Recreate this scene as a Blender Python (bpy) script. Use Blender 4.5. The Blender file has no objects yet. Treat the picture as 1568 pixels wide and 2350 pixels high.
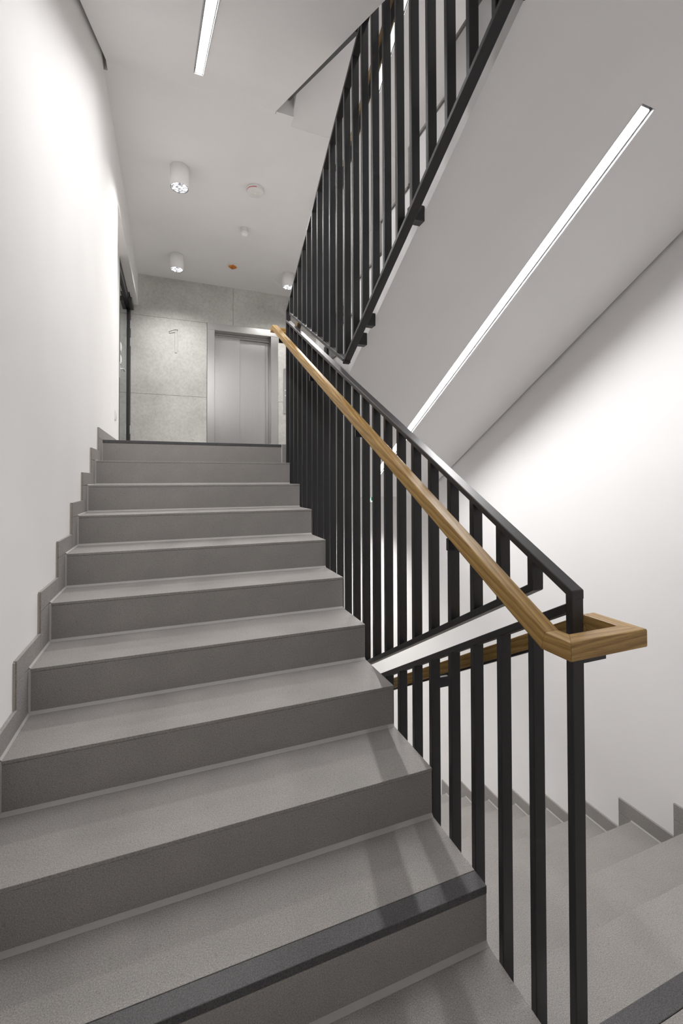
import bpy, bmesh, math, random
from mathutils import Vector, Matrix

random.seed(7)
SC = bpy.context.scene
COL = SC.collection

# ------------------------------------------------------------------ camera
# x: across the stairs to the right, y: up the near flight, z: up; half landing floor is z = 0
F_PX, CX, CY = 1000.957, 784.0, 1086.235
YAW, PITCH, ROLL = 0.3685, 0.0148, -0.0029
CAM = Vector((0.5065, -1.0839, 1.3904))
cd = bpy.data.cameras.new('camera')
cam = bpy.data.objects.new('camera', cd)
COL.objects.link(cam)
cd.sensor_fit = 'HORIZONTAL'
cd.sensor_width = 36.0
cd.lens = 36.0 * F_PX / 1568.0
cd.shift_x = 0.0
cd.shift_y = (CY - 1175.0) / 1568.0
cd.clip_start = 0.02
fw = Vector((math.sin(YAW) * math.cos(PITCH), math.cos(YAW) * math.cos(PITCH), math.sin(PITCH)))
rt = Vector((math.cos(YAW), -math.sin(YAW), 0.0))
up = rt.cross(fw)
c_, s_ = math.cos(ROLL), math.sin(ROLL)
rt2, up2 = rt * c_ + up * s_, up * c_ - rt * s_
M4 = Matrix((
    (rt2.x, up2.x, -fw.x, CAM.x),
    (rt2.y, up2.y, -fw.y, CAM.y),
    (rt2.z, up2.z, -fw.z, CAM.z),
    (0, 0, 0, 1)))
cam.matrix_world = M4
SC.camera = cam

# ------------------------------------------------------------------ world and exposure
world = bpy.data.worlds.new('world')
SC.world = world
world.use_nodes = True
world.node_tree.nodes['Background'].inputs[0].default_value = (0.5, 0.5, 0.5, 1)
world.node_tree.nodes['Background'].inputs[1].default_value = 0.02
SC.view_settings.view_transform = 'Standard'
SC.view_settings.look = 'None'
SC.view_settings.gamma = 1.0
SC.view_settings.use_curve_mapping = False
SC.view_settings.exposure = 0.13
SC.cycles.use_denoising = True
SC.cycles.use_light_tree = False
SC.cycles.max_bounces = 8
SC.cycles.diffuse_bounces = 7
SC.cycles.glossy_bounces = 3
SC.cycles.use_adaptive_sampling = True
SC.cycles.adaptive_threshold = 0.04
SC.cycles.caustics_reflective = False
SC.cycles.caustics_refractive = False
SC.cycles.sample_clamp_indirect = 6.0
STRIP_GLOW = 6.0         # linear diffusers, emission strength
STRIP_POWER = 28.5       # light thrown by each linear fitting, watts
STRIP_SPREAD = 156.0     # its beam
SPOT_POWER = 150.0        # downlights, watts

# ------------------------------------------------------------------ dimensions
R = 0.17
G = 0.2952
SL = R / G
W = 1.389                 # open edge of the near flight
XR = 2.885                # tile face line on the wall opposite
XF0 = 1.490               # open edge of the opposite flights
YC = 6.374                # concrete lift wall
XB0, XB1 = 1.405, 1.445   # balustrade screen in the stair eye
YBACK = -1.78
ZC = 4.622                # ceiling of the upper landing
TOP = 7.9
SK = 0.012                # skirting thickness


# ------------------------------------------------------------------ materials
def new_mat(name):
    m = bpy.data.materials.new(name)
    m.use_nodes = True
    nt = m.node_tree
    return m, nt, nt.nodes['Principled BSDF']


def N(nt, kind, **kw):
    n = nt.nodes.new(kind)
    for k, v in kw.items():
        if hasattr(n, k):
            setattr(n, k, v)
        else:
            n.inputs[k.replace('_', ' ')].default_value = v
    return n


def ramp(nt, stops):
    n = nt.nodes.new('ShaderNodeValToRGB')
    el = n.color_ramp.elements
    while len(el) > 1:
        el.remove(el[-1])
    el[0].position, el[0].color = stops[0][0], (*stops[0][1], 1)
    for p, c in stops[1:]:
        e = el.new(p)
        e.color = (*c, 1)
    return n


def mat_paint(name, col, bump=0.04):
    m, nt, b = new_mat(name)
    tc = nt.nodes.new('ShaderNodeTexCoord')
    n1 = N(nt, 'ShaderNodeTexNoise', Scale=2.3, Detail=1.0)
    nt.links.new(tc.outputs['Object'], n1.inputs['Vector'])
    rp = ramp(nt, [(0.3, tuple(c * 0.975 for c in col)), (0.7, col)])
    nt.links.new(n1.outputs['Fac'], rp.inputs['Fac'])
    nt.links.new(rp.outputs['Color'], b.inputs['Base Color'])
    b.inputs['Roughness'].default_value = 0.85
    b.inputs['Specular IOR Level'].default_value = 0.25
    return m


def mat_tile(name, col, rough=0.55, speck=0.5):
    m, nt, b = new_mat(name)
    tc = nt.nodes.new('ShaderNodeTexCoord')
    n1 = N(nt, 'ShaderNodeTexNoise', Scale=330.0, Detail=3.0, Roughness=0.7)
    n2 = N(nt, 'ShaderNodeTexNoise', Scale=6.0, Detail=4.0)
    nv = N(nt, 'ShaderNodeTexVoronoi', Scale=260.0)
    for n in (n1, n2, nv):
        nt.links.new(tc.outputs['Object'], n.inputs['Vector'])
    d = 1 - 0.42 * speck
    l = 1 + 0.50 * speck
    rp = ramp(nt, [(0.3, tuple(c * d for c in col)), (0.52, col), (0.75, tuple(min(1, c * l) for c in col))])
    nt.links.new(n1.outputs['Fac'], rp.inputs['Fac'])
    rs = ramp(nt, [(0.0, (1.0 + 0.75 * speck,) * 3), (0.2, (1.0, 1.0, 1.0)), (0.7, (1.0, 1.0, 1.0)), (0.95, (0.82, 0.82, 0.82))])
    nt.links.new(nv.outputs['Distance'], rs.inputs['Fac'])
    mx = N(nt, 'ShaderNodeMix', data_type='RGBA', blend_type='MULTIPLY')
    mx.inputs[0].default_value = 1.0
    nt.links.new(rp.outputs['Color'], mx.inputs[6])
    nt.links.new(rs.outputs['Color'], mx.inputs[7])
    r2 = ramp(nt, [(0.3, (0.93, 0.93, 0.93)), (0.7, (1.05, 1.045, 1.04))])
    nt.links.new(n2.outputs['Fac'], r2.inputs['Fac'])
    m2 = N(nt, 'ShaderNodeMix', data_type='RGBA', blend_type='MULTIPLY')
    m2.inputs[0].default_value = 1.0
    nt.links.new(mx.outputs[2], m2.inputs[6])
    nt.links.new(r2.outputs['Color'], m2.inputs[7])
    nt.links.new(m2.outputs[2], b.inputs['Base Color'])
    b.inputs['Roughness'].default_value = rough
    b.inputs['Specular IOR Level'].default_value = 0.4
    return m


def mat_concrete(name):
    m, nt, b = new_mat(name)
    tc = nt.nodes.new('ShaderNodeTexCoord')
    big = N(nt, 'ShaderNodeTexNoise', Scale=1.6, Detail=6.0, Roughness=0.62)
    fine = N(nt, 'ShaderNodeTexNoise', Scale=26.0, Detail=5.0, Roughness=0.7)
    vor = N(nt, 'ShaderNodeTexVoronoi', Scale=17.0)
    vor2 = N(nt, 'ShaderNodeTexVoronoi', Scale=45.0)
    for n in (big, fine, vor, vor2):
        nt.links.new(tc.outputs['Object'], n.inputs['Vector'])
    r1 = ramp(nt, [(0.28, (0.45, 0.445, 0.42)), (0.5, (0.55, 0.545, 0.52)), (0.72, (0.63, 0.625, 0.60))])
    nt.links.new(big.outputs['Fac'], r1.inputs['Fac'])
    r2 = ramp(nt, [(0.25, (0.82, 0.82, 0.82)), (0.6, (1.03, 1.03, 1.03))])
    nt.links.new(fine.outputs['Fac'], r2.inputs['Fac'])
    r3 = ramp(nt, [(0.0, (0.45, 0.45, 0.43)), (0.045, (0.55, 0.55, 0.53)), (0.075, (1, 1, 1))])
    nt.links.new(vor.outputs['Distance'], r3.inputs['Fac'])
    r4 = ramp(nt, [(0.0, (0.6, 0.6, 0.58)), (0.07, (1, 1, 1))])
    nt.links.new(vor2.outputs['Distance'], r4.inputs['Fac'])
    prev = r1.outputs['Color']
    for rr in (r2, r3, r4):
        mx = N(nt, 'ShaderNodeMix', data_type='RGBA', blend_type='MULTIPLY')
        mx.inputs[0].default_value = 1.0
        nt.links.new(prev, mx.inputs[6])
        nt.links.new(rr.outputs['Color'], mx.inputs[7])
        prev = mx.outputs[2]
    nt.links.new(prev, b.inputs['Base Color'])
    bp = N(nt, 'ShaderNodeBump', Strength=0.25, Distance=0.004)
    nt.links.new(fine.outputs['Fac'], bp.inputs['Height'])
    nt.links.new(bp.outputs['Normal'], b.inputs['Normal'])
    b.inputs['Roughness'].default_value = 0.8
    b.inputs['Specular IOR Level'].default_value = 0.3
    return m


def mat_metal(name, col, rough, metallic=1.0, streak=0.0):
    m, nt, b = new_mat(name)
    b.inputs['Metallic'].default_value = metallic
    tc = nt.nodes.new('ShaderNodeTexCoord')
    mp = N(nt, 'ShaderNodeMapping')
    mp.inputs['Scale'].default_value = (160.0, 160.0, 2.0) if streak else (40.0, 40.0, 40.0)
    nt.links.new(tc.outputs['Object'], mp.inputs['Vector'])
    n1 = N(nt, 'ShaderNodeTexNoise', Scale=1.0, Detail=3.0)
    nt.links.new(mp.outputs['Vector'], n1.inputs['Vector'])
    k = 0.025 if streak else 0.05
    rp = ramp(nt, [(0.3, tuple(c * (1 - k) for c in col)), (0.7, tuple(c * (1 + k) for c in col))])
    nt.links.new(n1.outputs['Fac'], rp.inputs['Fac'])
    nt.links.new(rp.outputs['Color'], b.inputs['Base Color'])
    mr = N(nt, 'ShaderNodeMapRange')
    mr.inputs[3].default_value = rough * 0.9
    mr.inputs[4].default_value = rough * 1.1
    nt.links.new(n1.outputs['Fac'], mr.inputs[0])
    nt.links.new(mr.outputs[0], b.inputs['Roughness'])
    if streak:
        b.inputs['Anisotropic'].default_value = 0.6
    return m


def mat_wood(name):
    # grain runs along the local x axis of each piece
    m, nt, b = new_mat(name)
    tc = nt.nodes.new('ShaderNodeTexCoord')
    mp = N(nt, 'ShaderNodeMapping')
    mp.inputs['Scale'].default_value = (1.6, 26.0, 26.0)
    nt.links.new(tc.outputs['Object'], mp.inputs['Vector'])
    warp = N(nt, 'ShaderNodeTexNoise', Scale=0.55, Detail=2.0)
    nt.links.new(mp.outputs['Vector'], warp.inputs['Vector'])
    wv = N(nt, 'ShaderNodeTexWave', wave_type='BANDS', bands_direction='DIAGONAL', wave_profile='SAW')
    wv.inputs['Scale'].default_value = 1.15
    wv.inputs['Distortion'].default_value = 5.0
    wv.inputs['Detail'].default_value = 3.0
    wv.inputs['Detail Scale'].default_value = 0.8
    nt.links.new(mp.outputs['Vector'], wv.inputs['Vector'])
    mp2 = N(nt, 'ShaderNodeMapping')
    mp2.inputs['Scale'].default_value = (14.0, 420.0, 420.0)
    nt.links.new(tc.outputs['Object'], mp2.inputs['Vector'])
    pore = N(nt, 'ShaderNodeTexNoise', Scale=1.0, Detail=3.0, Roughness=0.6)
    nt.links.new(mp2.outputs['Vector'], pore.inputs['Vector'])
    r1 = ramp(nt, [(0.0, (0.275, 0.152, 0.040)), (0.35, (0.365, 0.219, 0.064)), (0.8, (0.46, 0.292, 0.096)), (1.0, (0.315, 0.183, 0.048))])
    nt.links.new(wv.outputs['Fac'], r1.inputs['Fac'])
    r2 = ramp(nt, [(0.32, (0.62, 0.58, 0.52)), (0.5, (1.0, 1.0, 1.0)), (0.8, (1.12, 1.12, 1.1))])
    nt.links.new(pore.outputs['Fac'], r2.inputs['Fac'])
    r3 = ramp(nt, [(0.3, (0.86, 0.84, 0.82)), (0.7, (1.1, 1.1, 1.1))])
    nt.links.new(warp.outputs['Fac'], r3.inputs['Fac'])
    prev = r1.outputs['Color']
    for rr in (r2, r3):
        mx = N(nt, 'ShaderNodeMix', data_type='RGBA', blend_type='MULTIPLY')
        mx.inputs[0].default_value = 1.0
        nt.links.new(prev, mx.inputs[6])
        nt.links.new(rr.outputs['Color'], mx.inputs[7])
        prev = mx.outputs[2]
    nt.links.new(prev, b.inputs['Base Color'])
    bp = N(nt, 'ShaderNodeBump', Strength=0.15, Distance=0.0006)
    nt.links.new(pore.outputs['Fac'], bp.inputs['Height'])
    nt.links.new(bp.outputs['Normal'], b.inputs['Normal'])
    b.inputs['Roughness'].default_value = 0.42
    b.inputs['Specular IOR Level'].default_value = 0.45
    return m


def mat_plain(name, col, rough=0.5, spec=0.5):
    m, nt, b = new_mat(name)
    tc = nt.nodes.new('ShaderNodeTexCoord')
    n1 = N(nt, 'ShaderNodeTexNoise', Scale=60.0, Detail=2.0)
    nt.links.new(tc.outputs['Object'], n1.inputs['Vector'])
    rp = ramp(nt, [(0.3, tuple(c * 0.985 for c in col)), (0.7, tuple(min(1, c * 1.01) for c in col))])
    nt.links.new(n1.outputs['Fac'], rp.inputs['Fac'])
    nt.links.new(rp.outputs['Color'], b.inputs['Base Color'])
    b.inputs['Roughness'].default_value = rough
    b.inputs['Specular IOR Level'].default_value = spec
    return m


def mat_emit(name, col, strength):
    m = bpy.data.materials.new(name)
    m.use_nodes = True
    nt = m.node_tree
    nt.nodes.clear()
    e = nt.nodes.new('ShaderNodeEmission')
    e.inputs[0].default_value = (*col, 1)
    e.inputs[1].default_value = strength
    o = nt.nodes.new('ShaderNodeOutputMaterial')
    nt.links.new(e.outputs[0], o.inputs[0])
    return m


def mat_glass(name):
    m, nt, b = new_mat(name)
    b.inputs['Base Color'].default_value = (0.80, 0.86, 0.82, 1)
    b.inputs['Roughness'].default_value = 0.02
    b.inputs['IOR'].default_value = 1.45
    b.inputs['Transmission Weight'].default_value = 1.0
    return m


WHITE = mat_paint('white_wall_paint', (0.865, 0.856, 0.853))
SOFFIT = mat_paint('white_soffit_paint', (0.865, 0.856, 0.853), 0.03)
TILE = mat_tile('grey_speckled_tile', (0.308, 0.292, 0.280), 0.55, 1.0)
TILE_DARK = mat_tile('anthracite_tile', (0.082, 0.081, 0.084), 0.45, 1.5)
GROUT = mat_plain('light_grey_grout', (0.40, 0.385, 0.37), 0.7, 0.3)
MORTAR = mat_plain('raw_screed', (0.42, 0.38, 0.33), 0.95, 0.1)
BLACK = mat_metal('black_powder_coat', (0.018, 0.018, 0.019), 0.42, 0.0)
WOOD = mat_wood('oiled_oak')
CONC = mat_concrete('fair_faced_concrete')
STEEL = mat_metal('brushed_steel', (0.50, 0.495, 0.49), 0.30, 1.0, 1.0)
ALU = mat_metal('anodised_aluminium', (0.72, 0.72, 0.73), 0.35, 1.0)
LAMPWHITE = mat_plain('white_lacquer', (0.90, 0.89, 0.885), 0.5, 0.4)
PLASTIC = mat_plain('white_plastic', (0.80, 0.79, 0.78), 0.45, 0.5)
ORANGE = mat_plain('orange_plastic', (0.62, 0.20, 0.025), 0.5, 0.4)
RED = mat_plain('red_plastic', (0.55, 0.03, 0.035), 0.45, 0.4)
GREEN = mat_plain('green_print', (0.02, 0.42, 0.25), 0.5, 0.4)
CHROME = mat_metal('chrome_reflector', (0.85, 0.85, 0.86), 0.12, 1.0)
GLASS = mat_glass('door_glass')
STRIP = mat_emit('linear_diffuser', (1.0, 0.985, 0.975), STRIP_GLOW)
LED = mat_emit('downlight_lens', (1.0, 0.99, 0.985), 1.0)
_nt = LED.node_tree
_tc = _nt.nodes.new('ShaderNodeTexCoord')
_vo = N(_nt, 'ShaderNodeTexVoronoi', Scale=42.0)
_nt.links.new(_tc.outputs['Object'], _vo.inputs['Vector'])
_rp = ramp(_nt, [(0.0, (3.0, 3.0, 3.0)), (0.35, (1.6, 1.6, 1.62)), (0.62, (0.55, 0.55, 0.57)), (0.9, (0.25, 0.25, 0.27))])
_nt.links.new(_vo.outputs['Distance'], _rp.inputs['Fac'])
_nt.links.new(_rp.outputs['Color'], _nt.nodes['Emission'].inputs[0])
DOT = mat_emit('indicator_green', (0.55, 1.0, 0.2), 2.0)
SIGNLIT = mat_emit('lit_sign_face', (0.85, 1.0, 0.95), 1.0)


for _m in (STRIP, LED, DOT, SIGNLIT):
    _m.cycles.emission_sampling = 'NONE'      # the fittings' own lamps do the lighting


# ------------------------------------------------------------------ mesh helpers
ORIG = {}


def me_from(verts, faces, bevel=0.0, seg=1):
    bm = bmesh.new()
    vs = [bm.verts.new(v) for v in verts]
    for f in faces:
        try:
            bm.faces.new([vs[i] for i in f])
        except ValueError:
            pass
    bmesh.ops.recalc_face_normals(bm, faces=bm.faces)
    if bevel:
        bmesh.ops.bevel(bm, geom=list(bm.edges), offset=bevel, segments=seg, affect='EDGES', profile=0.5, clamp_overlap=True)
    me = bpy.data.meshes.new('mesh')
    bm.to_mesh(me)
    bm.free()
    return me


def boxes_me(bl, bevel=0.0, seg=1):
    v, f = [], []
    for (x0, x1, y0, y1, z0, z1) in bl:
        o = len(v)
        v += [(x0, y0, z0), (x1, y0, z0), (x1, y1, z0), (x0, y1, z0), (x0, y0, z1), (x1, y0, z1), (x1, y1, z1), (x0, y1, z1)]
        f += [tuple(o + i for i in q) for q in ((0, 3, 2, 1), (4, 5, 6, 7), (0, 1, 5, 4), (1, 2, 6, 5), (2, 3, 7, 6), (3, 0, 4, 7))]
    return me_from(v, f, bevel, seg)


def prism_data(poly, x0, x1):
    n = len(poly)
    v = [(x0, y, z) for y, z in poly] + [(x1, y, z) for y, z in poly]
    f = [tuple(range(n)), tuple(range(2 * n - 1, n - 1, -1))]
    f += [(i, (i + 1) % n, n + (i + 1) % n, n + i) for i in range(n)]
    return v, f


def prism_me(polys, bevel=0.0, seg=1):
    """polys: list of (yz polygon, x0, x1)"""
    V, Fc = [], []
    for poly, x0, x1 in polys:
        v, f = prism_data(poly, x0, x1)
        o = len(V)
        V += v
        Fc += [tuple(o + i for i in q) for q in f]
    return me_from(V, Fc, bevel, seg)


def lathe_me(prof, n=40, smooth=True):
    """prof: (radius, z) list, open profile turned about z"""
    v, f = [], []
    for r, z in prof:
        for i in range(n):
            a = 2 * math.pi * i / n
            v.append((r * math.cos(a), r * math.sin(a), z))
    for k in range(len(prof) - 1):
        for i in range(n):
            j = (i + 1) % n
            f.append((k * n + i, k * n + j, (k + 1) * n + j, (k + 1) * n + i))
    me = bpy.data.meshes.new('mesh')
    me.from_pydata(v, [], f)
    if smooth:
        for p in me.polygons:
            p.use_smooth = True
    me.update()
    return me


def link(name, me, mat, parent=None, pos=(0, 0, 0)):
    """pos is in world space; parents carry no rotation"""
    if me.name == 'mesh' or me.name.startswith('mesh.'):
        me.name = name
    if mat is not None and not me.materials:
        me.materials.append(mat)
    o = bpy.data.objects.new(name, me)
    COL.objects.link(o)
    w = Vector(pos)
    if parent is not None:
        o.parent = parent
        o.location = w - ORIG[parent.name]
    else:
        o.location = w
    ORIG[o.name] = w
    return o


def wpart(name, me, mat, parent):
    """mesh given in world coordinates, moved to its parent's origin"""
    og = ORIG[parent.name]
    me.transform(Matrix.Translation(-og))
    return link(name, me, mat, parent, og)


def thing(name, label, cat, loc, group=None):
    o = bpy.data.objects.new(name, None)
    o.empty_display_size = 0.1
    COL.objects.link(o)
    o.location = loc
    ORIG[o.name] = Vector(loc)
    return tag(o, label, cat, group)


def tag(o, label, cat, group=None):
    o['label'] = label
    o['category'] = cat
    if group:
        o['group'] = group
    return o


def struct(name, me, mat, label=None):
    o = link(name, me, mat)
    o['kind'] = 'structure'
    if label:
        o['label'] = label
    return o


# ------------------------------------------------------------------ the shell
YDL = 3.70        # the wall beside the near flight ends here, glazed door beyond
ZD = 4.125        # underside of the door lintels
wl = struct('wall_left', boxes_me([
    (-0.24, -SK, YBACK - 0.2, YDL, -1.9, TOP),
    (-0.24, -SK, YDL, YC + 0.3, ZD, TOP),
    (-0.24, -SK, YDL, YC + 0.3, -1.9, 1.66)]), WHITE, 'smooth white plastered wall along the near stair flight')
wr = struct('wall_right', boxes_me([
    (XR + SK, XR + 0.24, YBACK - 0.2, 5.0, -1.9, TOP),
    (XR + SK, XR + 0.24, 6.2, YC + 0.3, -1.9, TOP),
    (XR + SK, XR + 0.24, 5.0, 6.2, ZD, TOP),
    (XR + SK, XR + 0.24, 5.0, 6.2, -1.9, 1.66)]), WHITE, 'large white plastered wall behind the balustrade and descending steps')
struct('wall_back', boxes_me([(-0.24, XR + 0.24, YBACK - 0.2, YBACK, -1.9, TOP)]), WHITE, 'white wall closing the half landing')
wf = struct('wall_front', boxes_me([
    (-1.8, 1.03, YC + 0.03, YC + 0.3, -1.9, TOP),
    (2.19, XR + 0.3, YC + 0.03, YC + 0.3, -1.9, TOP),
    (1.03, 2.19, YC + 0.03, YC + 0.3, -1.9, 1.69),
    (1.03, 2.19, YC + 0.03, YC + 0.3, 3.98, TOP),
    (1.03, 2.19, YC + 0.23, YC + 0.3, 1.69, 3.98)]), CONC, 'fair faced concrete wall around the lift')
struct('wall_corridor', boxes_me([
    (-1.9, -1.8, 3.2, YC + 0.3, 1.5, 4.7),
    (-1.8, -0.24, 3.2, 3.3, 1.5, 4.7),
    (-1.8, -0.24, 3.3, YC, 4.4, 4.5)]), WHITE)
struct('wall_lobby', boxes_me([
    (XR + 1.6, XR + 1.7, 4.4, YC + 0.3, 1.5, 4.7),
    (XR + 0.24, XR + 1.6, 4.3, 4.4, 1.5, 4.7),
    (XR + 0.24, XR + 1.6, YC, YC + 0.1, 1.5, 4.7),
    (XR + 0.24, XR + 1.6, 4.4, YC, 4.4, 4.5)]), WHITE)

# concrete formwork panels on the lift wall, recessed joints between them
J = 0.002


def panel(x0, x1, z0, z1):
    return wpart('concrete_panel', boxes_me([(x0 + J, x1 - J, YC, YC + 0.0305, z0 + J, z1 - J)]), CONC, wf)


panel(-1.8, 1.02, 1.7, 2.748)
panel(2.205, XR + SK, 1.7, 2.748)
panel(2.205, XR + SK, 2.748, 3.978)
panel(-1.8, 1.44, 3.978, ZC + 0.05)
panel(1.44, XR + SK, 3.978, ZC + 0.05)


def numbered_panel():
    """panel with the floor number cut into it"""
    x0, x1, z0, z1 = -1.8 + J, 1.02 - J, 2.748 + J, 3.978 - J
    one = [(0.571, 3.813), (0.518, 3.808), (0.434, 3.768), (0.445, 3.729), (0.516, 3.757), (0.518, 3.427), (0.571, 3.427)]
    bm = bmesh.new()
    yf, yd = YC, YC + 0.028

    def loop(pts, y):
        vs = [bm.verts.new((x, y, z)) for x, z in pts]
        return vs, [bm.edges.new((vs[i], vs[(i + 1) % len(vs)])) for i in range(len(vs))]
    ov, oe = loop([(x0, z0), (x1, z0), (x1, z1), (x0, z1)], yf)
    iv, ie = loop(one, yf)
    bmesh.ops.triangle_fill(bm, use_beauty=True, use_dissolve=False, edges=oe + ie)
    # drop any fill inside the figure
    def inside(px, pz):
        c = False
        n = len(one)
        for i in range(n):
            xa, za = one[i]
            xb, zb = one[(i + 1) % n]
            if (za > pz) != (zb > pz) and px < (xb - xa) * (pz - za) / (zb - za) + xa:
                c = not c
        return c
    kill = [f for f in bm.faces if inside(f.calc_center_median().x, f.calc_center_median().z)]
    bmesh.ops.delete(bm, geom=kill, context='FACES_ONLY')
    dv = [bm.verts.new((x, yd, z)) for x, z in one]
    n = len(one)
    for i in range(n):
        bm.faces.new((iv[i], iv[(i + 1) % n], dv[(i + 1) % n], dv[i]))
    bm.faces.new(dv)
    bv = [bm.verts.new((v.co.x, YC + 0.0305, v.co.z)) for v in ov]
    for i in range(4):
        bm.faces.new((ov[i], ov[(i + 1) % 4], bv[(i + 1) % 4], bv[i]))
    bmesh.ops.recalc_face_normals(bm, faces=bm.faces)
    me = bpy.data.meshes.new('mesh')
    bm.to_mesh(me)
    bm.free()
    o = wpart('concrete_panel', me, CONC, wf)
    o['label'] = 'concrete panel with a large number 1 cut into it'


numbered_panel()
plug = [(0.561, 3.803), (0.520, 3.7985), (0.446, 3.763), (0.4515, 3.743), (0.5265, 3.772), (0.5285, 3.436), (0.561, 3.436)]
_v = [(x, YC + 0.004, z) for x, z in plug] + [(x, YC + 0.0285, z) for x, z in plug]
_n = len(plug)
wpart('numeral', me_from(_v, [tuple(range(_n)), tuple(range(2 * _n - 1, _n - 1, -1))] + [(i, (i + 1) % _n, _n + (i + 1) % _n, _n + i) for i in range(_n)]), CONC, wf)
for hx, hz in ((0.79, 3.619), (0.80, 2.06)):
    me = lathe_me([(0.036, 0.001), (0.034, 0.002), (0.030, -0.002), (0.026, 0.001), (0.0005, 0.0015)], 24)
    me.transform(Matrix.Rotation(math.radians(90), 4, 'X'))
    link('tie_hole_plug', me, CONC, wf, (hx, YC - 0.0005, hz))

# landing slabs; the opposite flights start a little further back
EYE = 1.5


def slab(name, ztop, zbot, label, xe=1.345):
    return struct(name, boxes_me([
        (0.016, xe, 2.672, 2.742, zbot, ztop),
        (-SK, xe, 2.742, YC + 0.01, zbot, ztop),
        (xe, EYE, 2.645, YC + 0.01, zbot, ztop),
        (EYE, XR + SK, 2.76, YC + 0.01, zbot, ztop)]), SOFFIT, label)


fl = slab('floor', 1.68, 1.222, 'grey tiled upper landing in front of the lift', W + 0.001)
fl.data.materials.clear()
fl.data.materials.append(SOFFIT)
slab('ceiling', 5.08, ZC, 'flat white plastered ceiling above the upper landing')
struct('ceiling', boxes_me([(-0.24, XR + 0.24, YBACK - 0.2, YC + 0.3, TOP - 0.05, TOP + 0.1)]), SOFFIT, 'white ceiling at the top of the stairwell')
struct('floor', boxes_me([(-1.9, XR + 1.7, YBACK - 0.2, YC + 0.3, -1.95, -1.7)]), TILE, 'grey tiled floor at the foot of the stairs')
struct('floor', boxes_me([(-1.8, -SK, 3.3, YC, 1.5, 1.7), (XR + SK, XR + 1.6, 4.4, YC, 1.5, 1.7)]), TILE, 'grey tiled corridor floor behind the glazed doors')
fh = struct('floor', boxes_me([
    (-SK, W - 0.04, YBACK, 0.02, -0.25, -0.02),
    (W - 0.04, 1.49, YBACK, -0.40, -0.25, -0.02),
    (1.49, XR + SK, YBACK, -0.25, -0.25, -0.02)]), SOFFIT, 'grey tiled half landing at the foot of the near flight')
struct('ceiling', boxes_me([
    (-SK, W - 0.04, YBACK, 0.05, 3.15, 3.38),
    (W - 0.04, 1.49, YBACK, -0.40, 3.15, 3.38),
    (1.49, XR + SK, YBACK, -0.25, 3.15, 3.38)]), SOFFIT, 'underside of the upper half landing')


def floor_tiles(parent, xs, ys, z0, z1):
    for i in range(len(xs) - 1):
        for j in range(len(ys) - 1):
            me = boxes_me([(xs[i] + 0.001, xs[i + 1] - 0.001, ys[j] + 0.001, ys[j + 1] - 0.001, z0, z1)], 0.0008)
            wpart('floor_tile', me, TILE, parent)



floor_tiles(fh, [0.0, 0.70, W], [YBACK, -1.2, -0.6, 0.0], -0.02, 0.0)
floor_tiles(fh, [W, XF0], [YBACK, -1.2, -0.6, -0.40], -0.02, 0.0)
floor_tiles(fh, [XF0, 2.16, XR], [YBACK, -1.2, -0.6, -0.262 - 0.055], -0.02, 0.0)
floor_tiles(fl, [0.0, 0.70, W + 0.06], [9 * G + 0.055, 3.3, 3.9, 4.5, 5.1, 5.7, YC], 1.68, 1.70)
floor_tiles(fl, [W + 0.06, 2.16, XR], [2.40, 3.3, 3.9, 4.5, 5.1, 5.7, YC], 1.68, 1.70)

wpart('floor_tile', boxes_me([(W + 0.002, 1.474, 2.633, 2.6445, 1.40, 1.70)], 0.0008), TILE, fl)


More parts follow.
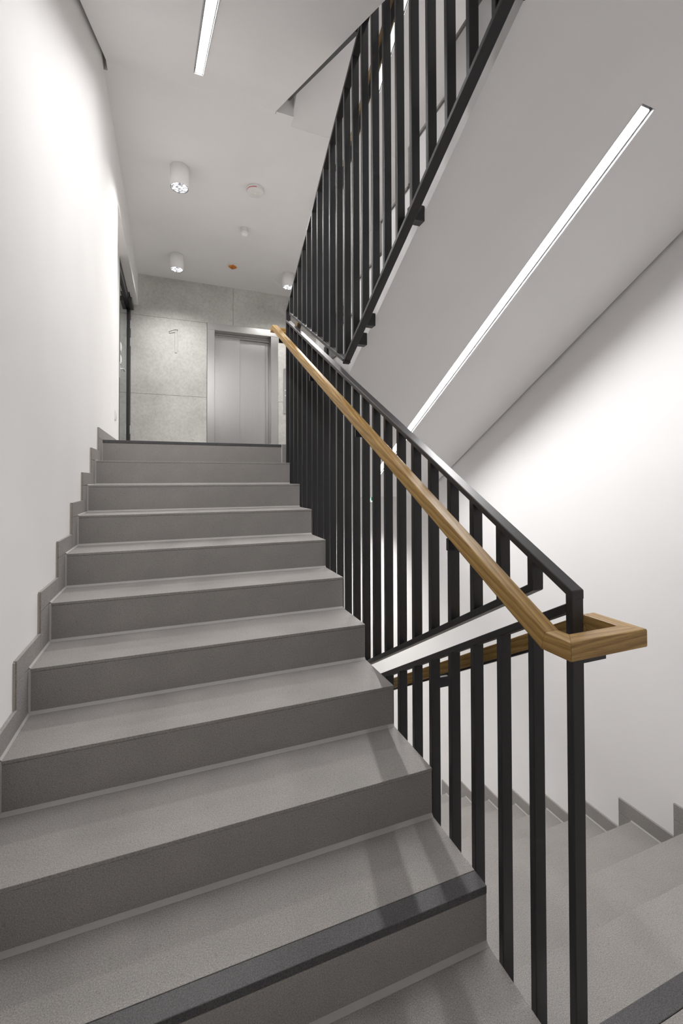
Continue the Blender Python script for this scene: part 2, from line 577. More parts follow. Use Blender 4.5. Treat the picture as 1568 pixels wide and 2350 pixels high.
# ------------------------------------------------------------------ stair flights
def flight(name, label, s, y0, z0, x0, x1, cx0, cx1, icpt, skirt, sk_off, ch, yfar, ynear, tiles=True, nosings=(1, 10)):
    """s: +1 rises with y, -1 rises towards the camera; nosing k at y0+s(k-1)G, z0+kR
    icpt: soffit z = icpt + s*SL*y; ch: (x0, x1, ya, yb) of the light channel"""
    t = thing(name, label, 'stairs', (0.5 * (x0 + x1), y0, z0))
    yk = lambda k: y0 + s * (k - 1) * G
    zk = lambda k: z0 + k * R
    sof = lambda y: icpt + s * SL * y
    back = 0.022
    top = []
    yb = yfar if s > 0 else ynear
    ys = ynear if s > 0 else yfar
    top.append((ys, z0 - 0.0125))
    top.append((yk(1) + s * 0.012, z0 - 0.0125))
    for k in range(1, 11):
        top.append((yk(k) + s * 0.012, zk(k) - 0.0125))
        if k < 10:
            top.append((yk(k + 1) + s * 0.012, zk(k) - 0.0125))
    top.append((yb, zk(10) - 0.0125))
    lim = lambda y: max(sof(y), z0 - 0.478 if s < 0 else z0 - 0.24)
    if s > 0:
        zcl = z0 + ZC - 3.4
        yfo = (zcl - icpt) / SL
        end = [(yb, zcl), (yfo, zcl)]
    else:
        end = [(yb, sof(yb))]
    full = top + end + [(ys, lim(ys))]
    if ch:
        d = 0.05 / math.cos(math.atan(SL))
        ca, cb = (ch[3], ch[2]) if s > 0 else (ch[2], ch[3])   # walking back down the soffit from yb to ys
        notch = top + end + [(ca, sof(ca)), (ca, sof(ca) + d), (cb, sof(cb) + d), (cb, sof(cb)), (ys, lim(ys))]
        V, Fc = [], []
        for poly, xa, xb_, keep0, keep1 in ((full, cx0, ch[0], True, False), (notch, ch[0], ch[1], False, False), (full, ch[1], cx1, False, True)):
            v, f = prism_data(poly, xa, xb_)
            f = ([f[0]] if keep0 else []) + ([f[1]] if keep1 else []) + f[2:]
            o = len(V)
            V += v
            Fc += [tuple(o + i for i in q) for q in f]
        for xx in (ch[0], ch[1]):
            o = len(V)
            V += [(xx, ca, sof(ca)), (xx, ca, sof(ca) + d), (xx, cb, sof(cb) + d), (xx, cb, sof(cb))]
            Fc.append((o, o + 1, o + 2, o + 3))
        me = me_from(V, Fc)
    else:
        me = prism_me([(full, cx0, cx1)])
    wpart('flight_slab', me, SOFFIT, t)
    if not tiles:
        return t
    # tread, riser and joint meshes, shared by all steps
    ny0, ny1 = sorted((-s * 0.0008, s * (G - 0.011)))
    tread = boxes_me([(x0 + 0.002, x1, ny0, ny1, -0.012, 0.0)], 0.0012, 2)
    ry0, ry1 = sorted((0.0, s * 0.012))
    riser = boxes_me([(x0 + 0.002, x1 - 0.001, ry0, ry1, 0.002, R - 0.0128)], 0.0005)
    a, b = s * (G - 0.012), s * (G + 0.0005)
    bead = prism_me([([(a, -0.004), (a, 0.001), (b, 0.0105), (b, -0.004)], x0 + 0.002, x1 - 0.002)])
    nos_a, nos_b = sorted((-s * 0.0012, s * 0.055))
    strip = boxes_me([(x0 + 0.002, x1 - 0.0, nos_a, nos_b, -0.0235, 0.0005)], 0.0022, 2)
    riser_s = boxes_me([(x0 + 0.002, x1 - 0.001, ry0, ry1, 0.002, R - 0.0245)], 0.0005)
    b2, b3 = sorted((s * 0.0565, s * (G - 0.011)))
    tread_s = boxes_me([(x0 + 0.002, x1, b2, b3, -0.012, 0.0)], 0.0008)
    gx = x0 if skirt < 0 else x1
    for k in range(1, 11):
        has = k in nosings
        link('riser', riser_s if has else riser, TILE, t, (0, yk(k), zk(k - 1)))
        if has:
            o = link('nosing_strip', strip, TILE_DARK, t, (0, yk(k), zk(k)))
            o['label'] = 'anthracite nosing strip on the stair edge'
        if k == 1 and has:
            link('tread', tread_s, TILE, t, (0, yk(k), zk(k)))
        elif k < 10:
            link('tread', tread, TILE, t, (0, yk(k), zk(k)))
        if k < 10:
            link('joint_bead', bead, GROUT, t, (0, yk(k), zk(k)))
    # joint bead under the first riser, on the landing
    link('joint_bead', bead, GROUT, t, (0, yk(0), z0))
    # stepped skirting on the wall side
    fx0, fx1 = (x0 - SK, x0) if skirt < 0 else (x1, x1 + SK)
    h = 0.08
    for k in range(1, 11):
        dx = random.uniform(-0.0008, 0.0008)
        e = yk(k + 1) - s * sk_off if k < 10 else yk(k) + s * 1.0
        ya, yb_ = sorted((yk(k) - s * sk_off, e - s * 0.001))
        wpart('skirting_tile', boxes_me([(fx0 + dx, fx1 + dx, ya, yb_, zk(k) + 0.001, zk(k) + h)], 0.0008), TILE, t)
        ya, yb_ = sorted((yk(k) - s * sk_off, yk(k) + s * 0.012))
        wpart('skirting_tile', boxes_me([(fx0 + dx, fx1 + dx, ya, yb_, zk(k - 1) + 0.0, zk(k) - 0.001)], 0.0008), TILE, t)
        # side joint between tread and skirting
        if k < 10:
            q = 0.007
            sx = 1 if skirt < 0 else -1
            v = [(gx, 0, -0.003), (gx + sx * q, 0, 0.001), (gx, 0, q)]
            vv, ff = [], []
            L = G - 0.004
            for yy in (0.0, s * L):
                vv += [(p[0], yy, p[2]) for p in v]
            ff = [(0, 1, 2), (5, 4, 3), (0, 3, 4, 1), (1, 4, 5, 2), (2, 5, 3, 0)]
            link('joint_bead', me_from(vv, ff), GROUT, t, (0, yk(k), zk(k)))
        vv = [(gx, 0, 0), (gx + (0.007 if skirt < 0 else -0.007), 0, 0), (gx, -s * 0.007, 0),
              (gx, 0, R - 0.002), (gx + (0.007 if skirt < 0 else -0.007), 0, R - 0.002), (gx, -s * 0.007, R - 0.002)]
        link('joint_bead', me_from(vv, [(0, 1, 2), (5, 4, 3), (0, 3, 4, 1), (1, 4, 5, 2), (2, 5, 3, 0)]), GROUT, t, (0, yk(k) , zk(k - 1)))
        # ragged mortar edge behind the skirting
        if skirt < 0:
            ya, yb_ = sorted((yk(k) - s * (sk_off + 0.006), yk(k) - s * sk_off))
            wpart('mortar_edge', boxes_me([(fx0 - 0.001, fx0 + 0.004 + random.uniform(0, 0.003), ya, yb_, zk(k - 1) + h, zk(k) + h - 0.004)]), MORTAR, t)
    return t


CH_U = (2.148, 2.222, 0.018, 2.44)
CH_V = (0.638, 0.712, 0.16, 2.305)
I_U, I_V = 2.813, 3.099
flight('stair_flight', 'near grey tiled flight climbing to the lift landing', 1, 0.0, 0.0, 0.0, W, -SK + 0.001, 1.345, I_V - 3.4, -1, 0.13, CH_V, 2.672, 0.015)
flight('stair_flight', 'grey tiled flight descending behind the bars beside the white wall', -1, -0.262 + 9 * G, -1.7, XF0, XR, 1.50, XR + SK - 0.001, I_U - 3.4, 1, 0.075, None, 2.7615, -0.30, nosings=(10,))
flight('stair_flight', 'upper flight with white sloping underside beside the white wall', -1, -0.262 + 9 * G, 1.7, XF0, XR, 1.50, XR + SK - 0.018, I_U, 1, 0.075, CH_U, 2.7615, -0.30)
flight('stair_flight', 'overhead flight with white sloping underside above the near steps', 1, 0.0, 3.4, 0.0, W, 0.016, 1.338, I_V, -1, 0.13, CH_V, 2.672, 0.09, tiles=False)
flight('stair_flight', 'topmost flight seen through the upper bars', -1, -0.262 + 9 * G, 5.1, XF0, XR, 1.50, XR + SK - 0.018, I_U + 3.4, 1, 0.075, CH_U, 2.7615, -0.30, tiles=False)


# ------------------------------------------------------------------ linear lights
def linear_light(label, s, icpt, ch, dx0, dx1, ya, yb, power=STRIP_POWER):
    ca = math.cos(math.atan(SL))
    t = thing('linear_light', label, 'light', (0.5 * (dx0 + dx1), 0.5 * (ya + yb), icpt + s * SL * 0.5 * (ya + yb)), 'recessed linear lights in the stair soffits')

    def quad(y0, y1, d0, d1):
        """yz polygon between soffit depths d0 and d1 (metres above the soffit, measured square to it)"""
        z = lambda y, d: icpt + s * SL * y + d / ca
        return [(y0, z(y0, d0)), (y1, z(y1, d0)), (y1, z(y1, d1)), (y0, z(y0, d1))]
    x0, x1, y0, y1 = ch
    w = 0.004
    for xa, xb_ in ((x0 + 0.0005, x0 + w), (x1 - w, x1 - 0.0005)):
        wpart('channel_side', prism_me([(quad(y0 + 0.001, y1 - 0.001, -0.0008, 0.047), xa, xb_)]), ALU, t)
    wpart('channel_back', prism_me([(quad(y0 + 0.001, y1 - 0.001, 0.044, 0.048), x0 + w, x1 - w)]), LAMPWHITE, t)
    wpart('lamp_tray', prism_me([(quad(ya, yb, 0.0135, 0.043), dx0 + 0.001, dx1 - 0.001)]), ALU, t)
    wpart('diffuser', prism_me([(quad(ya, yb, 0.008, 0.013), dx0, dx1)], 0.0015, 2), STRIP, t)
    ld = bpy.data.lights.new('linear_light_beam', 'AREA')
    ld.shape = 'RECTANGLE'
    ld.size = dx1 - dx0 - 0.004
    ld.size_y = (yb - ya - 0.01) / ca
    ld.energy = power
    ld.spread = math.radians(STRIP_SPREAD)
    ld.color = (1.0, 0.985, 0.98)
    lo = bpy.data.objects.new('linear_light_beam', ld)
    COL.objects.link(lo)
    lo.parent = t
    lo.location = (0, 0, 0.006 / ca)
    lo.rotation_euler = (s * math.atan(SL), 0, 0)
    return t


linear_light('glowing light line in the slope above the white wall', -1, I_U, CH_U, 2.163, 2.210, 0.032, 2.415)
linear_light('glowing light line above the near steps', 1, I_V, CH_V, 0.652, 0.703, 0.175, 2.292, 0.85 * STRIP_POWER)
linear_light('hidden light line under the near flight', 1, I_V - 3.4, CH_V, 0.652, 0.703, 0.175, 2.292)
linear_light('light line glimpsed between the upper balusters', -1, I_U + 3.4, CH_U, 2.163, 2.210, 0.032, 2.415)


# ------------------------------------------------------------------ balustrades
PITCH_B = 0.1236
YB = lambda i: -0.298 + PITCH_B * i       # front face of bar i
BD = 0.02
TV = 0.02 / math.cos(math.atan(SL))       # vertical thickness of a sloping rail


def bar(t, i, zbot, ztop, name='baluster', dx=0.0006):
    """zbot, ztop: functions of y"""
    y0, y1 = YB(i), YB(i) + BD
    me = prism_me([([(y0, zbot(y0)), (y1, zbot(y1)), (y1, ztop(y1)), (y0, ztop(y0))], XB0 + dx, XB1 - dx)], 0.0022, 1)
    return wpart(name, me, BLACK, t)


def rail(t, ya, yb, zlow, name):
    """sloping flat tube, zlow(y) is its underside"""
    me = prism_me([([(ya, zlow(ya)), (yb, zlow(yb)), (yb, zlow(yb) + TV), (ya, zlow(ya) + TV)], XB0, XB1)], 0.0022, 1)
    return wpart(name, me, BLACK, t)


YP0, YP1 = YB(0) - 0.0008, YB(23) + BD + 0.0008


def balustrade(label, s, itop, ibot, icut, ycut, full_post):
    """s=+1 screen of a flight rising with y; rails: top, bottom, and the rail cut along the neighbouring screen"""
    t = thing('balustrade', label, 'balustrade', (0.5 * (XB0 + XB1), YP0 if s > 0 else YP1, 0.0), 'black steel bar screens in the stair eye')
    tl = lambda y: itop + s * SL * y - TV
    bl = lambda y: ibot + s * SL * y
    cl = lambda y: icut - s * SL * y
    yx = (icut - ibot) / (2 * s * SL) if icut is not None else None
    ra, rb = (YP0, YP1 if icut > 3 else YB(23) + 0.003) if s > 0 else (YP0 if icut is not None else YB(0) + BD - 0.003, YP1)
    rail(t, ra, rb, tl, 'top_rail')
    if s > 0:
        rail(t, yx, rb, bl, 'bottom_rail')
        rail(t, YB(1) + 0.0008, yx + 0.01, cl, 'lower_rail')
        for i in range(1, 24 if icut > 3 else 23):
            bar(t, i, lambda y: max(bl(y), cl(y)) + TV * 0.5, lambda y: tl(y) + TV * 0.5)
    else:
        if icut is not None:
            rail(t, yx - 0.01, YB(22) + BD - 0.0008, cl, 'lower_rail')
            rail(t, YP0, yx + 0.012, bl, 'bottom_rail')
            rng = range(0, 24)
            zb = lambda y: max(bl(y), cl(y)) + TV * 0.5
        else:
            rail(t, ra, YP1, bl, 'bottom_rail')
            rng = range(1, 24)
            zb = lambda y: bl(y) + TV * 0.5
        for i in rng:
            if icut is not None and i == 23:
                continue
            bar(t, i, zb, lambda y: tl(y) + TV * 0.5)
    return t, bl


T_M, T_U, T_L = 1.2915, 4.3226, 0.9244
bm_, _ = balustrade('black bar balustrade along the near flight below the oak handrail', 1, T_M, -0.193, 0.9919, None, False)
bu_, blu = balustrade('black bar balustrade hanging along the upper flight', -1, T_U, 2.7516, 1.360, None, True)
bl_, bll = balustrade('black bar balustrade beside the descending steps with the end post', -1, T_L, -0.648, None, None, True)
bv_, _ = balustrade('black bar balustrade behind the overhead flight edge', 1, T_M + 3.4, 3.207, 4.3919, None, False)
# end posts: the near one carries the lower screen, the far one the upper screen
bar(bl_, 0, lambda y: -0.62 - SL * y, lambda y: T_M + SL * y - TV * 0.4, 'end_post')
bar(bu_, 23, lambda y: -0.193 + SL * y + TV * 0.5, lambda y: T_U - SL * y - TV * 0.4, 'end_post')
# fixing blocks between the screens and the flights
for y, zb in ((0.52, 2.485), (1.005, 2.20), (1.112, 2.13), (-0.09, 2.842)):
    wpart('fixing_block', boxes_me([(XB1 - 0.006, 1.5005, y - 0.022, y + 0.022, zb, zb + 0.068)], 0.003), BLACK, bu_)
for y in (0.52, 1.4, 2.2):
    z = -0.62 - SL * y
    wpart('fixing_block', boxes_me([(XB1 - 0.006, 1.5005, y - 0.022, y + 0.022, z - 0.03, z + 0.04)], 0.003), BLACK, bl_)
for y in (1.2, 2.2):
    z = -0.17 + SL * y
    wpart('fixing_block', boxes_me([(1.3445, XB0 + 0.006, y - 0.022, y + 0.022, z - 0.03, z + 0.04)], 0.003), BLACK, bm_)
    wpart('fixing_block', boxes_me([(1.3375, XB0 + 0.006, y - 0.022, y + 0.022, z + 3.40, z + 3.46)], 0.003), BLACK, bv_)

# ------------------------------------------------------------------ oak handrail
HS = 0.043
HX0, HX1 = 1.305 + HS / 2, 1.545 - HS / 2
ZN, ZF = 1.0388 - HS / 2, 2.735 - HS / 2         # centre lines of the level loops
CV = HS / 2 / math.cos(math.atan(SL))
rm = lambda y: 1.218 + SL * y - CV               # centre of the near flight's rail
rl = lambda y: 0.897 - SL * y - CV
ru = lambda y: 4.249 - SL * y - CV
ykm, ykl = (ZN - 1.218 + CV) / SL, (0.897 - CV - ZN) / SL
ykf, yku = (ZF - 1.218 + CV) / SL, (4.249 - CV - ZF) / SL
YN, YF = -0.3825 + HS / 2, 2.722 - HS / 2
path = [(HX1, 2.30, rl(2.30)), (HX1, ykl, ZN), (HX1, YN, ZN), (HX0, YN, ZN), (HX0, ykm, ZN), (HX0, ykf, ZF),
        (HX0, YF, ZF), (HX1, YF, ZF), (HX1, yku, ZF), (HX1, -0.15, ru(-0.15))]
path = [Vector(p) for p in path]
hr = thing('handrail', 'square oiled oak handrail looping around the end post', 'handrail', tuple(path[3]))


def rail_piece(i):
    a, b = path[i], path[i + 1]
    d = (b - a).normalized()
    side = Vector((0, 0, 1)).cross(d).normalized()
    upv = d.cross(side).normalized()

    def plane_n(j):
        if j == 0:
            return (path[1] - path[0]).normalized()
        if j == len(path) - 1:
            return (path[-1] - path[-2]).normalized()
        d0 = (path[j] - path[j - 1]).normalized()
        d1 = (path[j + 1] - path[j]).normalized()
        return (d0 + d1).normalized()
    h = HS / 2
    c = 0.0035
    prof = []
    for sx, sy in ((1, 1), (-1, 1), (-1, -1), (1, -1)):
        q = [(sx * h, sy * (h - c)), (sx * (h - 0.3 * c), sy * (h - 0.3 * c)), (sx * (h - c), sy * h)]
        if sx * sy < 0:
            q.reverse()
        prof += q
    rings = []
    for j, p in ((i, a), (i + 1, b)):
        n = plane_n(j)
        ring = []
        for u, v in prof:
            base = p + side * u + upv * v
            tt = (p - base).dot(n) / d.dot(n)
            ring.append(base + d * tt)
        rings.append(ring)
    gap = 0.0004
    mid = (a + b) / 2
    rot = Matrix((d, side, upv)).transposed()
    inv = rot.transposed()
    V = [tuple(inv @ (p + d * gap - mid)) for p in rings[0]] + [tuple(inv @ (p - d * gap - mid)) for p in rings[1]]
    n = len(prof)
    Fc = [tuple(range(n)), tuple(range(2 * n - 1, n - 1, -1))] + [(k, (k + 1) % n, n + (k + 1) % n, n + k) for k in range(n)]
    me = me_from(V, Fc)
    # shift the grain so neighbouring pieces differ
    o = link('rail_segment', me, WOOD, hr, tuple(mid))
    o.rotation_euler = rot.to_euler()
    return o


for i in range(len(path) - 1):
    rail_piece(i)


def sup_bar(x, ya, yb, zf, n):
    z = lambda y: zf(y) - CV
    me = prism_me([([(ya, z(ya) - 0.008), (yb, z(yb) - 0.008), (yb, z(yb) - 0.0005), (ya, z(ya) - 0.0005)], x - 0.013, x + 0.013)])
    o = wpart('support_bar', me, BLACK, hr)
    o['label'] = 'black steel flat under the oak'


sup_bar(HX0, ykm + 0.03, ykf - 0.03, rm, 0)
sup_bar(HX1, ykl + 0.03, 2.28, rl, 0)
sup_bar(HX1, -0.13, yku - 0.03, ru, 0)


def bracket(x, i, zc):
    """flat arm from bar i to the underside of the rail"""
    y = YB(i) + BD * 0.5
    xa, xb_ = (x - 0.012, XB0 + 0.001) if x < XB0 else (XB1 - 0.001, x + 0.012)
    o = wpart('bracket', boxes_me([(xa, xb_, y - 0.006, y + 0.006, zc - CV - 0.05, zc - CV - 0.012),
                                   (x - 0.008, x + 0.008, y - 0.005, y + 0.005, zc - CV - 0.02, zc - CV - 0.002)]), BLACK, hr)
    o['label'] = 'black steel bracket holding the oak rail'


for i in (3, 9, 15, 22):
    bracket(HX0, i, rm(YB(i) + BD / 2))
for i in (5, 13, 20):
    bracket(HX1, i, rl(YB(i) + BD / 2))
for i in (2, 8, 14, 21):
    bracket(HX1, i, ru(YB(i) + BD / 2))
o = wpart('bracket', boxes_me([(XB1 - 0.001, HX1 - 0.004, YB(0) + 0.001, YB(0) + 0.013, ZN - HS / 2 - 0.055, ZN - HS / 2 - 0.014),
                               (HX1 - 0.012, HX1 - 0.004, YB(0) + 0.001, YB(0) + 0.013, ZN - HS / 2 - 0.016, ZN - HS / 2 - 0.0005)]), BLACK, hr)
link('screw_head', lathe_me([(0.0005, -0.005), (0.005, -0.004), (0.005, 0.0)], 10), BLACK, hr, (HX1 - 0.012, YN + 0.002, ZN - HS / 2))

# ------------------------------------------------------------------ lift
lift = thing('elevator_door', 'brushed steel lift door with wide steel surround in the concrete', 'elevator', (1.61, YC, 1.7))
EX0, EX1, EI0, EI1, EZ, EZI = 1.022, 2.203, 1.140, 2.080, 3.985, 3.872
for xa, xb_ in ((EX0, EI0), (EI1, EX1)):
    wpart('jamb', boxes_me([(xa, xb_, YC - 0.012, YC + 0.225, 1.7, EZI), ], 0.002), STEEL, lift)
wpart('header', boxes_me([(EX0, EX1, YC - 0.012, YC + 0.225, EZI + 0.0005, EZ)], 0.002), STEEL, lift)
wpart('track_cover', boxes_me([(EI0 + 0.001, EI1 - 0.001, YC + 0.13, YC + 0.222, EZI - 0.03, EZI)], 0.002), STEEL, lift)
wpart('track_cover', boxes_me([(EI0 + 0.001, EI1 - 0.001, YC + 0.15, YC + 0.222, EZI - 0.062, EZI - 0.0305)], 0.002), STEEL, lift)
EM = 1.575
wpart('door_panel', boxes_me([(EI0 + 0.001, EM - 0.001, YC + 0.145, YC + 0.175, 1.705, EZI - 0.064)], 0.0015), STEEL, lift)
wpart('door_panel', boxes_me([(EM + 0.001, 2.018, YC + 0.178, YC + 0.208, 1.705, EZI - 0.064)], 0.0015), STEEL, lift)
wpart('side_return', boxes_me([(2.020, EI1 - 0.001, YC + 0.185, YC + 0.222, 1.705, EZI - 0.064)], 0.002), STEEL, lift)
wpart('sill', boxes_me([(EI0 + 0.001, EI1 - 0.001, YC + 0.005, YC + 0.222, 1.690, 1.703)], 0.001), ALU, lift)

cp = thing('call_panel', 'tall brushed steel call panel beside the lift', 'call panel', (2.34, YC, 2.55))
pl = wpart('plate', boxes_me([(2.298, 2.385, YC - 0.012, YC + 0.0, 2.548, 3.338)], 0.002), STEEL, cp)
for z in (2.86, 2.95):
    me = lathe_me([(0.0005, 0.005), (0.014, 0.005), (0.016, 0.003), (0.016, 0.0)], 20)
    me.transform(Matrix.Rotation(math.radians(90), 4, 'X'))
    link('button', me, ALU, pl, (2.3415, YC - 0.0118, z))


# ------------------------------------------------------------------ glazed doors
def glazed_door(name, label, xw, face, ya, yb):
    """leaf in the plane x = xw, hinged at the far end; face = +1 when the stairs lie on its +x side"""
    t = thing(name, label, 'door', (xw, 0.5 * (ya + yb), 1.7))
    t['kind'] = 'structure'
    d0, d1 = sorted((xw - face * 0.03, xw + face * 0.03))
    l0, l1 = sorted((xw - face * 0.022, xw + face * 0.026))
    z0, z1 = 1.702, ZD - 0.002
    wpart('frame_jamb', boxes_me([(d0, d1, ya, ya + 0.05, z0, z1)], 0.002), BLACK, t)
    wpart('frame_jamb', boxes_me([(d0, d1, yb - 0.05, yb, z0, z1)], 0.002), BLACK, t)
    wpart('frame_head', boxes_me([(d0, d1, ya + 0.05, yb - 0.05, z1 - 0.05, z1)], 0.002), BLACK, t)
    zt = z1 - 0.055
    st = 0.07
    la, lb = ya + 0.054, yb - 0.054
    st1 = wpart('stile', boxes_me([(l0, l1, la, la + st, z0 + 0.006, zt)], 0.002), BLACK, t)
    st2 = wpart('stile', boxes_me([(l0, l1, lb - st, lb, z0 + 0.006, zt)], 0.002), BLACK, t)
    wpart('leaf_rail', boxes_me([(l0, l1, la + st, lb - st, z0 + 0.006, z0 + 0.09)], 0.002), BLACK, t)
    wpart('leaf_rail', boxes_me([(l0, l1, la + st, lb - st, zt - 0.07, zt)], 0.002), BLACK, t)
    wpart('glass_pane', boxes_me([(xw - 0.004, xw + 0.004, la + st, lb - st, z0 + 0.09, zt - 0.07)]), GLASS, t)
    fx = xw + face * 0.026
    q = lambda a, b: tuple(sorted((fx + face * a, fx + face * b)))
    dc = wpart('door_closer', boxes_me([(*q(0, 0.055), lb - 0.42, lb - 0.06, zt - 0.085, zt - 0.02)], 0.004), BLACK, t)
    wpart('closer_arm', boxes_me([(*q(0.02, 0.035), lb - 0.55, lb - 0.2, zt - 0.016, zt - 0.004)]), BLACK, dc)
    for z in (zt - 0.35, zt - 0.62, 2.1):
        h = wpart('hinge', boxes_me([(*q(-0.002, 0.014), lb - 0.006, lb + 0.02, z, z + 0.13)], 0.003), ALU, st2)
    hd = wpart('door_handle', boxes_me([(*q(0.0, 0.008), la + 0.015, la + 0.055, 2.65, 2.85), (*q(0.008, 0.05), la + 0.028, la + 0.044, 2.76, 2.776),
                                        (*q(0.04, 0.055), la + 0.028, la + 0.16, 2.76, 2.776)], 0.002), ALU, st1)
    return t


glazed_door('door_1', 'black framed glazed door beyond the white wall end', -0.14, 1, 4.80, YC - 0.03)
glazed_door('door_2', 'black framed glazed door glimpsed behind the upper bars', XR + 0.13, -1, 5.02, 6.18)
# the door stands next to a short white return that closes the rest of the recess
struct('wall_recess', boxes_me([(-0.20, -0.11, YDL - 0.01, 4.80, 1.66, ZD + 0.01)]), WHITE, 'short white wall return beside the glazed door')

for z, nm in ((3.00, 'upper'), (2.84, 'lower')):
    t = thing('switch_plate', '%s white plate on the edge of the glazed door' % nm, 'plate', (-0.115, 4.97, z))
    pl = wpart('plate', boxes_me([(-0.1145, -0.104, 4.93, 5.01, z, z + 0.11)], 0.003, 2), PLASTIC, t)
    wpart('rocker', boxes_me([(-0.1045, -0.099, 4.945, 4.995, z + 0.02, z + 0.09)], 0.002), PLASTIC, pl)

t = thing('socket_plate', 'small white socket plate low on the wall end', 'socket', (-SK, 3.56, 1.99))
pl = wpart('plate', boxes_me([(-SK - 0.0005, -SK + 0.010, 3.52, 3.605, 1.965, 2.05)], 0.003, 2), PLASTIC, t)
wpart('socket_insert', boxes_me([(-SK + 0.0095, -SK + 0.0135, 3.54, 3.585, 1.985, 2.03)], 0.002), PLASTIC, pl)

# ------------------------------------------------------------------ ceiling fittings on the landing
LEN, RAD = 0.212, 0.094


def downlight(label, x, y, power, ZC=ZC):
    t = thing('downlight', label, 'light', (x, y, ZC), 'white cylinder downlights on the landing ceilings')
    body = lathe_me([(0.0005, 0.0), (RAD, 0.0), (RAD, -LEN + 0.003), (RAD - 0.003, -LEN), (RAD - 0.005, -LEN), (RAD - 0.006, -LEN + 0.004), (RAD - 0.006, -LEN + 0.012)], 56)
    hs = link('housing', body, LAMPWHITE, t, (x, y, ZC))
    ring = lathe_me([(RAD - 0.0058, -LEN + 0.0015), (RAD - 0.010, -LEN + 0.0015), (RAD - 0.010, -LEN + 0.012), (RAD - 0.0058, -LEN + 0.012)], 56)
    link('trim_ring', ring, BLACK, hs, (x, y, ZC))
    # faceted reflector bowl
    n, rows = 22, 5
    v, f = [], []
    for k in range(rows):
        u = k / (rows - 1)
        rr = (RAD - 0.011) * (1 - u) + 0.038 * u
        zz = -LEN + 0.006 + 0.055 * u ** 1.2
        for i in range(n):
            a = 2 * math.pi * (i + 0.5 * (k % 2)) / n
            v.append((rr * math.cos(a), rr * math.sin(a), zz))
    for k in range(rows - 1):
        for i in range(n):
            j = (i + 1) % n
            a, b, c, d = k * n + i, k * n + j, (k + 1) * n + j, (k + 1) * n + i
            if k % 2 == 0:
                f += [(a, b, d), (b, c, d)]
            else:
                f += [(a, b, c), (a, c, d)]
    me = bpy.data.meshes.new('mesh')
    me.from_pydata(v, [], f)
    me.update()
    link('reflector', me, CHROME, t, (x, y, ZC))
    lens = lathe_me([(0.0005, -LEN + 0.0085), (0.03, -LEN + 0.0075), (RAD - 0.0105, -LEN + 0.004), (RAD - 0.0105, -LEN + 0.010)], 40)
    link('lens', lens, LED, t, (x, y, ZC))
    ld = bpy.data.lights.new('downlight_beam', 'SPOT')
    ld.energy = power
    ld.spot_size = math.radians(150)
    ld.spot_blend = 1.0
    ld.shadow_soft_size = 0.06
    ld.color = (1.0, 0.985, 0.96)
    lo = bpy.data.objects.new('downlight_beam', ld)
    COL.objects.link(lo)
    lo.parent = t
    lo.location = (0, 0, -LEN - 0.004)
    return t


downlight('white cylinder downlight nearest the light line', 0.560, 3.68, SPOT_POWER)
downlight('white cylinder downlight above the concrete numeral', 0.548, 5.56, SPOT_POWER)
downlight('white cylinder downlight half hidden by the balustrade', 2.186, 5.56, SPOT_POWER)
downlight('white cylinder downlight hidden behind the upper bars', 2.186, 3.68, SPOT_POWER)
for dx_, dy_, wh in ((2.186, 3.68, 'nearer the steps'), (2.186, 5.56, 'nearer the lift')):
    downlight('hidden downlight %s in the storey below' % wh, dx_, dy_, SPOT_POWER, 1.222)

t = thing('smoke_detector', 'flat white smoke detector with a red arc', 'smoke detector', (1.347, 3.73, ZC))
link('base', lathe_me([(0.0005, 0.0), (0.090, 0.0), (0.091, -0.012), (0.089, -0.018)], 48), PLASTIC, t, (1.347, 3.73, ZC))
cv = link('cover', lathe_me([(0.089, -0.018), (0.091, -0.020), (0.091, -0.040), (0.086, -0.047), (0.075, -0.050), (0.0005, -0.051)], 48), PLASTIC, t, (1.347, 3.73, ZC))
vv, ff = [], []
for i in range(13):
    a = math.radians(210 - 110 * i / 12 - 20)
    for rr, zz in ((0.0915, -0.030), (0.0925, -0.030), (0.0925, -0.037), (0.0915, -0.037)):
        vv.append((rr * math.cos(a + math.pi * 0.45), rr * math.sin(a + math.pi * 0.45), zz))
for i in range(12):
    for k in range(4):
        ff.append((i * 4 + k, i * 4 + (k + 1) % 4, i * 4 + 4 + (k + 1) % 4, i * 4 + 4 + k))
link('red_arc', me_from(vv, ff), RED, cv, (1.347, 3.73, ZC))
link('indicator', lathe_me([(0.0005, -0.0535), (0.0028, -0.053), (0.003, -0.0505)], 10), DOT, cv, (1.347, 3.73, ZC))
for a in range(4):
    aa = math.radians(45 + 90 * a)
    link('vent_hole', lathe_me([(0.0005, -0.0518), (0.0022, -0.0516), (0.0024, -0.0505)], 8), BLACK, cv, (1.347 + 0.045 * math.cos(aa), 3.73 + 0.045 * math.sin(aa), ZC))

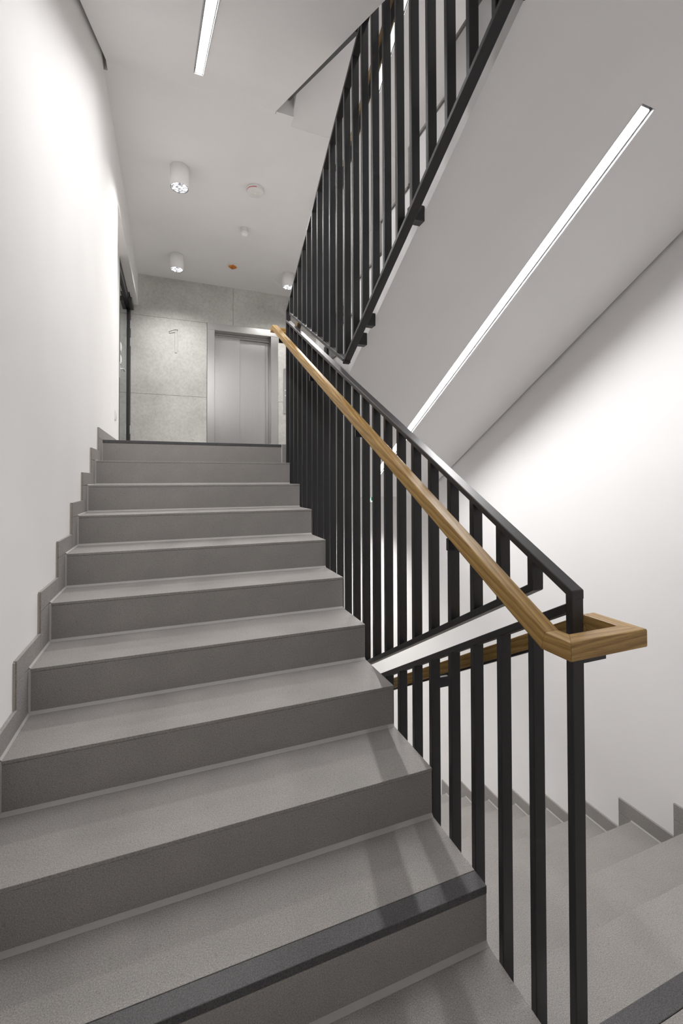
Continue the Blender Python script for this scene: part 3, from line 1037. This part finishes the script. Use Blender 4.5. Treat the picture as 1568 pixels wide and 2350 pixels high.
t = thing('motion_sensor', 'small white cylindrical motion sensor on the ceiling', 'sensor', (1.352, 4.54, ZC))
link('housing', lathe_me([(0.0005, 0.0), (0.046, 0.0), (0.046, -0.055), (0.049, -0.057), (0.050, -0.078), (0.047, -0.082), (0.042, -0.083)], 40), PLASTIC, t, (1.352, 4.54, ZC))
link('lens', lathe_me([(0.042, -0.081), (0.038, -0.090), (0.025, -0.098), (0.012, -0.1015), (0.0005, -0.102)], 32), LAMPWHITE, t, (1.352, 4.54, ZC))

t = thing('sprinkler_cover', 'orange protective cap on a small white ceiling fitting', 'ceiling cap', (1.337, 5.60, ZC))
link('mount', boxes_me([(-0.045, 0.045, -0.045, 0.045, -0.010, 0.0)], 0.004, 2), PLASTIC, t, (1.337, 5.60, ZC))
cap = me_from(
    [(0.062 * math.cos(2 * math.pi * (i + 0.0) / 8) * (1.0 if i % 2 == 0 else 0.80), 0.062 * math.sin(2 * math.pi * i / 8) * (1.0 if i % 2 == 0 else 0.80), z) for z in (-0.010, -0.026) for i in range(8)],
    [tuple(range(8)), tuple(range(15, 7, -1))] + [(i, (i + 1) % 8, 8 + (i + 1) % 8, 8 + i) for i in range(8)], 0.003, 2)
link('cap', cap, ORANGE, t, (1.337, 5.60, ZC))
link('cap_boss', lathe_me([(0.0005, -0.030), (0.010, -0.029), (0.011, -0.025)], 16), ORANGE, t, (1.337, 5.60, ZC))

# ------------------------------------------------------------------ lower storey, glimpsed between the bars
t = thing('exit_sign', 'small white and green escape sign glimpsed between the bars', 'sign', (XR + SK, 4.03, 1.11))
wpart('sign_box', boxes_me([(XR - 0.025, XR + SK, 3.88, 4.18, 1.105, 1.215)], 0.003), PLASTIC, t)
sf = wpart('sign_face', boxes_me([(XR - 0.027, XR - 0.0245, 3.885, 4.175, 1.11, 1.21)]), SIGNLIT, t)
fg = []
for (ya, yb, za, zb) in ((3.90, 3.96, 1.125, 1.195), (3.98, 4.02, 1.15, 1.165), (4.005, 4.03, 1.165, 1.2), (4.0, 4.045, 1.125, 1.14), (4.06, 4.16, 1.12, 1.2)):
    fg.append((XR - 0.0282, XR - 0.0268, ya, yb, za, zb))
wpart('pictogram', boxes_me(fg), GREEN, sf)
